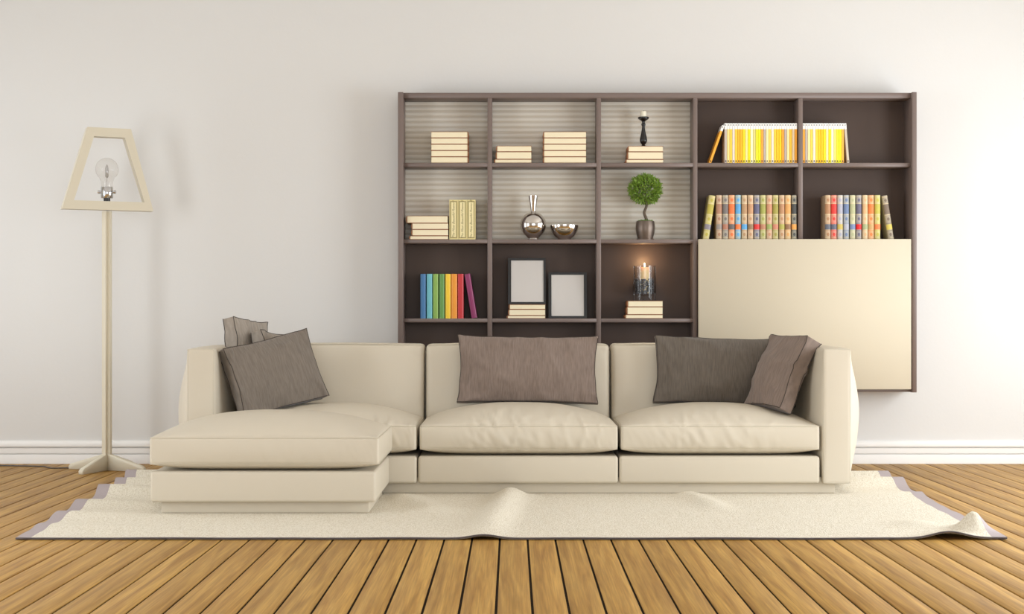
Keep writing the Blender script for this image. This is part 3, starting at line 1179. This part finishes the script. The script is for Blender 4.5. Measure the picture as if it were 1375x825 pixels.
# three ornate volumes with lettered spines
M_VOL = mat('volume_cream', (226, 210, 150), 0.6)
M_VOLP = mat('volume_panel', (240, 226, 175), 0.6)
M_VOLL = mat('volume_line', (128, 112, 62), 0.6)
HV = (321.7 - 268.2) * DF / FPX
for i, (a, b) in enumerate([(603.2, 614.8), (615.0, 626.6), (626.8, 638.4)]):
    w = px(b, DF) - px(a, DF)
    o = upright_book('ornate_volume', w, HV, 0.14, M_VOL, M_PAGE, 0.0035)
    tag(o, '%s cream ornate volume with a lettered spine panel' % ['leftmost', 'middle', 'rightmost'][i], 'book', 'three lettered volumes')
    o.location = (px((a + b) / 2, DF), YSH + 0.014, SHZ[1][1])
    y = -0.0022
    for (sx, z0, z1, yy, mm, nm) in ((0.40, .035, .965, y, M_VOLL, 'spine_border'), (0.345, .047, .953, y - .0004, M_VOL, 'spine_inlay'),
                                    (0.30, .052, .948, y - .0008, M_VOLL, 'spine_border'), (0.265, .060, .940, y - .0012, M_VOLP, 'title_panel')):
        box(nm, -w * sx, w * sx, yy, 0.0, HV * z0, HV * z1, mm, o)
    cu = bpy.data.curves.new('title_lettering', 'FONT')
    cu.body = 'The Most Beautiful Poems %s' % 'I II III'.split()[i]
    cu.size = 0.0222
    cu.shear = 0.45
    cu.align_x = 'CENTER'
    cu.align_y = 'CENTER'
    cu.extrude = 0.0002
    cu.materials.append(M_VOLL)
    t = bpy.data.objects.new('title_lettering', cu)
    COL.objects.link(t)
    bpy.context.view_layer.update()
    tm = bpy.data.meshes.new_from_object(t.evaluated_get(bpy.context.evaluated_depsgraph_get()))
    bpy.data.objects.remove(t, do_unlink=True)
    link_mesh('title_lettering', tm, M_VOLL, o, (0, y - 0.0016, HV / 2), (R(90), R(-90), 0))

# ------------------------------------------------------------------ vase and bowl
M_STEEL = mat('polished_steel', (212, 207, 202), 0.09, metal=1.0)
k = (DF + 0.08) / FPX
z1 = SHZ[1][1]
prof = [(0.0, 0.0), (7.4, 0.0), (7.6, 1.2), (7.0, 2.2)]
for i in range(1, 22):
    a = -1.12 + (1.12 + 1.36) * i / 21
    prof.append((17.5 * math.cos(a), 20.2 + 17.8 * math.sin(a)))
prof += [(3.2, 38.6), (3.5, 40.2), (4.6, 47), (6.5, 59.2), (6.1, 59.2), (4.2, 47), (3.0, 40.5), (2.0, 38)]
vase = MB().lathe([(r * k, z * k) for r, z in prof], 48).build('steel_vase', M_STEEL, smooth=35, loc=(px(716, DF + .07), yd(DF + .07), z1))
tag(vase, 'round polished steel vase with a flared narrow neck', 'vase')
prof = [(0.0, 0.0), (8, 0.0), (8.6, 0.6)]
for i in range(1, 15):
    a = -1.13 + 1.13 * i / 14
    prof.append((19.3 * math.cos(a), 19.5 + 19.5 * math.sin(a)))
for i in range(14, -1, -1):
    a = -1.3 + 1.3 * i / 14
    prof.append((18.5 * math.cos(a), 19.5 + 18.4 * math.sin(a)))
prof.append((0.0, 1.5))
bowl = MB().lathe([(r * k, z * k) for r, z in prof], 48).build('steel_bowl', M_STEEL, smooth=35, loc=(px(757.8, DF + .065), yd(DF + .065), z1))
tag(bowl, 'small polished steel bowl beside the round vase', 'bowl')

# ------------------------------------------------------------------ topiary tree in a pot
M_POT = mat('aged_pewter', (112, 98, 88), 0.38, metal=0.75, var=0.25, vscale=25)
M_MOSS = mat('moss', (96, 128, 38), 0.9)
M_LEAF = mat('leaf_green', (124, 154, 56), 0.38, var=0.55, vscale=90)
M_BARK = mat('bark', (98, 84, 70), 0.85, bump=0.5, bscale=(120, 120, 60))
DT = DF + 0.058
k = DT / FPX
tree = empty('topiary_tree', (px(866.4, DT), yd(DT), SHZ[1][1]))
tag(tree, 'ball-shaped green topiary with twisted stem in a pewter pot', 'potted plant')
prof = [(0, 0), (11.4, 0), (11.6, 1.3), (10.4, 2.0), (10.8, 4.0), (12.2, 9), (13.0, 15), (12.8, 20), (12.0, 25), (11.3, 25.2), (11.0, 24), (0, 23.5)]
MB().lathe([(r * k, z * k) for r, z in prof], 40).build('pot', M_POT, tree, smooth=40)
mb = MB()
rng = random.Random(3)
for i in range(420):
    a, r = rng.uniform(0, 6.283), 11.2 * math.sqrt(rng.random())
    x, y, z = r * math.cos(a) * k, r * math.sin(a) * k, (23.6 + 1.0 * (1 - (r / 11.2) ** 2)) * k
    hgt = rng.uniform(1.8, 3.6) * k
    b = rng.uniform(0, 6.28)
    w = 0.5 * k
    ox, oy = rng.uniform(-.8, .8) * k, rng.uniform(-.8, .8) * k
    mb.add([(x - w * math.cos(b), y - w * math.sin(b), z), (x + w * math.cos(b), y + w * math.sin(b), z), (x + ox, y + oy, z + hgt)], [(0, 1, 2)])
o = mb.build('moss', M_MOSS, tree)
o['kind'] = 'stuff'
pts, rad = [], []
for i in range(25):
    t = i / 24
    z = (23 + 34 * t) * k
    pts.append((1.6 * k * math.sin(t * 10.5 + 0.6) + 0.5 * k * t, 1.2 * k * math.cos(t * 10.5), z))
    rad.append((2.1 - 0.5 * t) * k)
MB().tube(pts, rad, 10).build('stem', M_BARK, tree, smooth=60)
mb = MB()
cz = (321.7 - 254.0) * k
for i in range(1700):
    zz = 1 - 2 * (i + .5) / 1700
    th = i * 2.399963
    rr = math.sqrt(1 - zz * zz)
    dirv = Vector((rr * math.cos(th), rr * math.sin(th), zz))
    shell = rng.choice([0.66, 0.8, 0.9, 0.97]) * rng.uniform(0.94, 1.06)
    base = Vector((dirv.x * 22.5, dirv.y * 17.0, dirv.z * 20.6)) * shell * k + Vector((0, 0, cz))
    axis = (dirv + Vector((rng.uniform(-.6, .6), rng.uniform(-.6, .6), rng.uniform(-.3, .8)))).normalized()
    side = axis.cross(Vector((rng.uniform(-1, 1), rng.uniform(-1, 1), rng.uniform(-1, 1)))).normalized()
    nrm = axis.cross(side)
    L, W = rng.uniform(3.6, 5.4) * k, rng.uniform(0.9, 1.35) * k
    mb.add([base - axis * L * .3, base + side * W + nrm * W * .3, base + axis * L * .7, base - side * W + nrm * W * .3],
           [(0, 1, 2), (0, 2, 3)])
o = mb.build('foliage', M_LEAF, tree)
o['kind'] = 'stuff'

# ------------------------------------------------------------------ black candlestick with a small candle
M_BLACK = mat('black_gloss', (22, 19, 18), 0.28, spec=0.5)
M_WAX = mat('cream_wax', (243, 236, 214), 0.5)
M_WICK = mat('burnt_wick', (30, 24, 20), 0.9)
DC = DF + 0.075
k = DC / FPX
ztop_d = SHZ[0][1] + 22.9 * (DF + .012) / FPX
cs = empty('candlestick', (px(864, DC), yd(DC), ztop_d + 0.0002))
tag(cs, 'turned black candlestick on three cream books', 'candlestick')
prof = [(0, 0), (4.6, 0), (4.5, 0.8), (3.2, 1.6), (2.0, 2.6), (2.2, 3.4), (3.8, 5.2), (4.9, 7.8), (5.0, 9.8), (4.4, 13.5), (3.3, 18),
        (2.4, 23), (1.9, 27.2), (2.2, 28.2), (2.9, 29.6), (2.9, 31.0), (1.9, 32.2), (2.0, 34.0), (3.2, 35.2), (5.0, 36.4), (7.2, 37.8),
        (7.5, 39.2), (7.2, 40.2), (6.6, 40.0), (5.8, 39.3), (0, 39.2)]
MB().lathe([(r * k, z * k) for r, z in prof], 32).build('candlestick_body', M_BLACK, cs, smooth=40)
cd = empty('small_candle', (px(864, DC), yd(DC), ztop_d + 39.4 * k))
tag(cd, 'short white unlit candle on the black candlestick', 'candle')
MB().lathe([(0, 0), (3.9, 0), (3.9, 7.8), (3.5, 8.5), (2.0, 8.4), (0, 8.2)], 24).build('wax', M_WAX, cd, smooth=40)
for ob in cd.children:
    ob.scale = (k, k, k)
MB().tube([(0, 0, 8.2 * k), (0.2 * k, 0, 9.0 * k), (0.35 * k, 0, 9.8 * k)], 0.3 * k, 6).build('wick', M_WICK, cd)

# ------------------------------------------------------------------ glass candle holder with pebbles and a lit candle
def glass_mat(name, tint=(1, 1, 1), refl=0.10, blend=0.18, milk=0.0):
    m = bpy.data.materials.new(name)
    m.use_nodes = True
    nt = m.node_tree
    for n in list(nt.nodes):
        if n.type != 'OUTPUT_MATERIAL':
            nt.nodes.remove(n)
    out = [n for n in nt.nodes if n.type == 'OUTPUT_MATERIAL'][0]
    tr = nt.nodes.new('ShaderNodeBsdfTransparent')
    tr.inputs['Color'].default_value = (*tint, 1)
    gl = nt.nodes.new('ShaderNodeBsdfGlossy')
    gl.inputs['Roughness'].default_value = 0.03
    fr = nt.nodes.new('ShaderNodeLayerWeight')
    fr.inputs['Blend'].default_value = blend
    ad = nt.nodes.new('ShaderNodeMath')
    ad.operation = 'MULTIPLY_ADD'
    ad.inputs[1].default_value = 0.75
    ad.inputs[2].default_value = refl * 0.3
    ad.use_clamp = True
    nt.links.new(fr.outputs['Fresnel'], ad.inputs[0])
    mx = nt.nodes.new('ShaderNodeMixShader')
    nt.links.new(ad.outputs['Value'], mx.inputs['Fac'])
    nt.links.new(tr.outputs[0], mx.inputs[1])
    nt.links.new(gl.outputs[0], mx.inputs[2])
    if milk > 0:
        df = nt.nodes.new('ShaderNodeBsdfTranslucent')
        df.inputs['Color'].default_value = (0.9, 0.88, 0.86, 1)
        dd = nt.nodes.new('ShaderNodeBsdfDiffuse')
        dd.inputs['Color'].default_value = (0.85, 0.83, 0.81, 1)
        m0 = nt.nodes.new('ShaderNodeMixShader')
        m0.inputs['Fac'].default_value = 0.5
        nt.links.new(df.outputs[0], m0.inputs[1])
        nt.links.new(dd.outputs[0], m0.inputs[2])
        m1 = nt.nodes.new('ShaderNodeMixShader')
        m1.inputs['Fac'].default_value = milk
        nt.links.new(mx.outputs[0], m1.inputs[1])
        nt.links.new(m0.outputs[0], m1.inputs[2])
        mx = m1
    nt.links.new(mx.outputs[0], out.inputs['Surface'])
    return m

M_GLASS = glass_mat('clear_glass', (0.97, 0.97, 0.97), 0.08, 0.09)
DG = DF + 0.08
k = DG / FPX
zg = SHZ[2][1] + 23.8 * (DF + .012) / FPX
gx, gy = px(865.6, DG), yd(DG)
gh = empty('candle_holder', (gx, gy, zg + 0.0002))
tag(gh, 'clear glass cylinder candle holder on three cream books', 'candle holder')
prof = [(15.0, 7.6), (15.3, 8.4), (15.0, 9.4), (15.0, 47.0), (14.2, 47.0), (14.2, 9.4), (0, 9.2)]
v, f = [], []
MB().lathe([(r * k, z * k) for r, z in [(0.0, 7.4)] + prof], 40).build('glass_cylinder', M_GLASS, gh, smooth=40)
MB().lathe([(r * k, z * k) for r, z in [(0, 0), (15.2, 0.0), (14.9, 1.0), (14.4, 7.3), (0, 7.35)]], 40).build('glass_foot', M_GLASS, gh, smooth=40)
M_PEB = mat('grey_pebble', (70, 70, 72), 0.3, var=0.7, vscale=60)
mb = MB()
bmx = bmesh.new()
bmesh.ops.create_icosphere(bmx, subdivisions=1, radius=1.0)
ico_v = [v.co.copy() for v in bmx.verts]
ico_f = [tuple(v.index for v in fc.verts) for fc in bmx.faces]
bmx.free()
for lev in range(8):
    for ring, cnt in ((11.6, 17), (7.6, 9)):
        for j in range(cnt):
            a = 6.283 * (j + rng.random() * .5 + lev * .5) / cnt
            if lev == 7 and rng.random() < .35:
                continue
            c = Vector((ring * math.cos(a), ring * math.sin(a), 10.8 + lev * 2.45 + rng.uniform(-1.0, 1.0)))
            M = Matrix.Rotation(rng.uniform(0, 6.28), 3, 'Z') @ Matrix.Rotation(rng.uniform(-1.0, 1.0), 3, 'X') @ Matrix.Rotation(rng.uniform(-.8, .8), 3, 'Y')
            s = Vector((rng.uniform(1.8, 2.7), rng.uniform(1.5, 2.1), rng.uniform(0.9, 1.5)))
            vv = []
            for p in ico_v:
                q = M @ Vector((p.x * s.x, p.y * s.y, p.z * s.z))
                q += c
                rr = math.hypot(q.x, q.y)
                if rr > 13.9:
                    q.x *= 13.9 / rr
                    q.y *= 13.9 / rr
                q.z = max(q.z, 9.6)
                vv.append(q * k)
            mb.add(vv, ico_f)
peb = mb.build('pebbles', M_PEB, None, smooth=60, loc=(gx, gy, zg + 0.0002))
tag(peb, 'small glossy dark grey pebbles filling the glass candle holder', 'pebbles', kind='stuff')
pc = empty('pillar_candle', (gx, gy, zg + 0.0002))
tag(pc, 'lit cream pillar candle standing in dark pebbles', 'candle')
M_PWAX = mat('warm_wax', (226, 200, 150), 0.5)
M_PWAX.node_tree.nodes['Principled BSDF'].inputs['Subsurface Weight'].default_value = 0.15
MB().lathe([(r * k, z * k) for r, z in [(0, 10), (5.8, 10), (6.5, 10.5), (6.5, 44.2), (6.0, 45.0), (3.5, 44.2), (0, 43.8)]], 28).build('wax', M_PWAX, pc, smooth=40)
MB().tube([(0, 0, 43.6 * k), (0.2 * k, 0, 45.2 * k), (0.4 * k, 0, 46.4 * k)], 0.35 * k, 6).build('wick', M_WICK, pc)
m = bpy.data.materials.new('flame')
m.use_nodes = True
bb = m.node_tree.nodes['Principled BSDF']
bb.inputs['Base Color'].default_value = (1, 0.8, 0.5, 1)
bb.inputs['Emission Color'].default_value = (1.0, 0.80, 0.50, 1)
bb.inputs['Emission Strength'].default_value = 9.0
MB().lathe([(r * k, z * k) for r, z in [(0.05, 45.6), (0.55, 46.2), (0.85, 47.2), (0.7, 48.4), (0.35, 49.6), (0.03, 50.8)]], 12).build('flame', m, pc, smooth=80)
l = bpy.data.lights.new('candle_glow', 'POINT')
l.energy = 0.9
l.color = (1.0, 0.68, 0.36)
l.shadow_soft_size = 0.006
lo = bpy.data.objects.new('candle_glow', l)
COL.objects.link(lo)
lo.parent = pc
lo.location = (0, 0, 52.2 * k)

# ------------------------------------------------------------------ picture frames
M_FRAME = mat('black_frame', (20, 17, 16), 0.4)
M_MAT = mat('blank_print', (204, 197, 190), 0.35, spec=0.5)

def picture(label, x0, x1, zb, h, inner, lean, yb):
    d = DF + 0.06
    w = px(x1, d) - px(x0, d)
    k = d / FPX
    o = empty('picture_frame', (px((x0 + x1) / 2, d), yb, zb), (R(-lean), 0, 0))
    tag(o, label, 'picture frame', 'black picture frames')
    l, r, b, t = [q * k for q in inner]
    mb = MB()
    mb.box(-w / 2, -w / 2 + l, -0.014, 0, 0, h)
    mb.box(w / 2 - r, w / 2, -0.014, 0, 0, h)
    mb.box(-w / 2 + l, w / 2 - r, -0.014, 0, 0, b)
    mb.box(-w / 2 + l, w / 2 - r, -0.014, 0, h - t, h)
    mb.build('frame_border', M_FRAME, o)
    box('print', -w / 2 + l, w / 2 - r, -0.009, -0.002, b, h - t, M_MAT, o)['label'] = 'blank pale grey picture'
    return o

kk = (DF + .06) / FPX
zf = SHZ[2][1] + 18.9 * (DF + .012) / FPX
picture('black picture frame with blank picture standing on three books', 682.2, 732.8, zf + .0003, 62.8 * kk, (4.1, 2.8, 3.0, 3.2), 7, YSH + 0.075)
picture('black picture frame with blank picture standing directly on the shelf', 736.6, 788.2, SHZ[2][1] + .0003, 62.2 * kk, (3.9, 4.0, 3.0, 3.2), 7, YSH + 0.070)

# ------------------------------------------------------------------ floor lamp
M_LAMP = mat('cream_lamp_paint', (214, 204, 182), 0.45)
DL = 9.62
lx, ly = px(143.6, DL), yd(DL)
lamp = empty('floor_lamp', (lx, ly, 0))
tag(lamp, 'tall cream floor lamp with open trapezoid head and crossed foot', 'floor lamp')
BA = R(-19)
HW = 0.0225
zpole = pz(284, DL)
FT, FL = 0.0105, 0.031          # fin half thickness and half width of the cross-shaped pole
pole_poly = [(FL, -FT), (FL, FT), (FT, FT), (FT, FL), (-FT, FL), (-FT, FT), (-FL, FT), (-FL, -FT), (-FT, -FT), (-FT, -FL), (FT, -FL), (FT, -FT)]
n_ = len(pole_poly)
pydata('pole', [(a, b, 0.0) for a, b in pole_poly] + [(a, b, zpole) for a, b in pole_poly],
       [(i, (i + 1) % n_, n_ + (i + 1) % n_, n_ + i) for i in range(n_)] + [tuple(range(n_)), tuple(range(n_, 2 * n_))], M_LAMP, lamp, rot=(0, 0, BA))
for i in range(4):
    tw = 0.0165
    poly = [(0.012, 0.0), (0.285, 0.0), (0.285, 0.022), (0.268, 0.036), (0.03, 0.105), (0.012, 0.105)]
    MB().prism(poly, -tw, tw).build('foot', M_LAMP, lamp, rot=(0, 0, BA + i * math.pi / 2), bevel=0.002, seg=1)
HA_ = R(24)
# head frame in its own plane: local x along the frame, z up
def headx(p):
    return (p - 144.4) * DL / FPX / math.cos(HA_ - R(15.4)) * 1.0
sx = DL / FPX / math.cos(HA_) * 0.935
def hp(x, y):
    return ((x - 144.6) * sx, pz(y, DL))
out_ = [hp(86.8, 282.6), hp(203.2, 282.6), hp(174.2, 172.9), hp(118.6, 172.9)]
inn_ = [hp(101.8, 271.0), hp(191.8, 271.0), hp(166.2, 184.8), hp(127.0, 184.8)]
T = 0.044
v, f = [], []
for y in (-T, T):
    v += [(p[0], y, p[1]) for p in out_] + [(p[0], y, p[1]) for p in inn_]
for i in range(4):
    j = (i + 1) % 4
    f += [(i, j, 4 + j, 4 + i), (8 + i, 12 + i, 12 + j, 8 + j), (i, 8 + i, 8 + j, j), (4 + i, 4 + j, 12 + j, 12 + i)]
head = pydata('head_frame', v, f, M_LAMP, lamp, rot=(0, 0, HA_))
k = DL / FPX
zb = pz(270.9, DL)
M_CHROME = mat('chrome', (200, 200, 202), 0.15, metal=1.0)
sock = MB().lathe([(0, 0), (4.4 * k, 0), (4.4 * k, 4.6 * k), (0, 4.6 * k)], 24).build('socket', M_BLACK, lamp, smooth=40, loc=(0, 0, zb))
cap = MB().lathe([(r * k, z * k) for r, z in [(0, 0), (7.6, 0), (8.1, .6), (8.1, 14.6), (7.6, 15.2), (0, 15.2)]], 28).build('bulb_cap', M_CHROME, lamp, smooth=40, loc=(0, 0, zb + 4.4 * k))
for s in (-1, 1):
    MB().tube([(s * 7.8 * k, 0, 8.4 * k), (s * 9.8 * k, 0, 8.4 * k)], 1.7 * k, 12).tube([(s * 9.6 * k, 0, 8.4 * k), (s * 12.0 * k, 0, 8.4 * k)], 2.3 * k, 12).build('pin', M_CHROME, cap, smooth=40)
M_BULB = glass_mat('bulb_glass', (0.98, 0.975, 0.97), 0.12, 0.03, 0.22)
prof = [(7.3, 0), (7.6, 4), (8.2, 8), (9.8, 12.5)]
for i in range(1, 17):
    a = -0.80 + (0.80 + 1.53) * i / 16
    prof.append((15.2 * math.cos(a), 24.0 + 15.2 * math.sin(a)))
inner_p = [(max(0.05, r - 0.35), z - 0.1) for r, z in prof[::-1]]
v, f = [], []
bulb = MB().lathe([(r * k, z * k) for r, z in prof + [(0.02, 39.2)]], 32).build('bulb_glass', M_BULB, lamp, smooth=50, loc=(0, 0, zb + 19.4 * k))
M_FIL = glass_mat('capsule_glass', (0.72, 0.71, 0.70), 0.9)
MB().lathe([(r * k, z * k) for r, z in [(0.3, 2), (0.35, 12), (2.1, 14), (2.3, 25), (1.2, 29), (0.05, 31)]], 16).build('capsule', M_FIL, bulb, smooth=50)
MB().tube([(0, 0, 0), (0, 0, 12 * k)], 0.35 * k, 6).tube([(0, 0, 13 * k), (0, 0, 26 * k)], 0.5 * k, 6).build('filament', mat('filament_grey', (110, 104, 98), 0.5, metal=.6), bulb)

# lamp cord on the floor
M_CABLE = mat('grey_cable', (86, 80, 76), 0.6)
pts = []
for (X, Y) in [(0, 625.6), (30, 626.0), (60, 626.7), (64, 628.2), (70, 629.2), (92, 628.6)]:
    d = FPX * (CAM_Z - .004) / (Y - 426)
    pts.append(Vector((px(X, d), yd(d), 0.0045)))
pts = [Vector((-4.3, pts[0].y + .005, 0.0045))] + pts + [Vector((lx - 0.20, ly + 0.06, 0.0045))]
sm = []
for i in range(len(pts) - 1):
    for j in range(6):
        sm.append(pts[i].lerp(pts[i + 1], j / 6))
sm.append(pts[-1])
for _ in range(2):
    sm = [sm[0]] + [(sm[i - 1] + sm[i] * 2 + sm[i + 1]) / 4 for i in range(1, len(sm) - 1)] + [sm[-1]]
cord = MB().tube(sm, 0.004, 8).build('lamp_cord', M_CABLE, None, smooth=60)
tag(cord, 'thin grey lamp cord lying on the floor along the baseboard', 'cord')
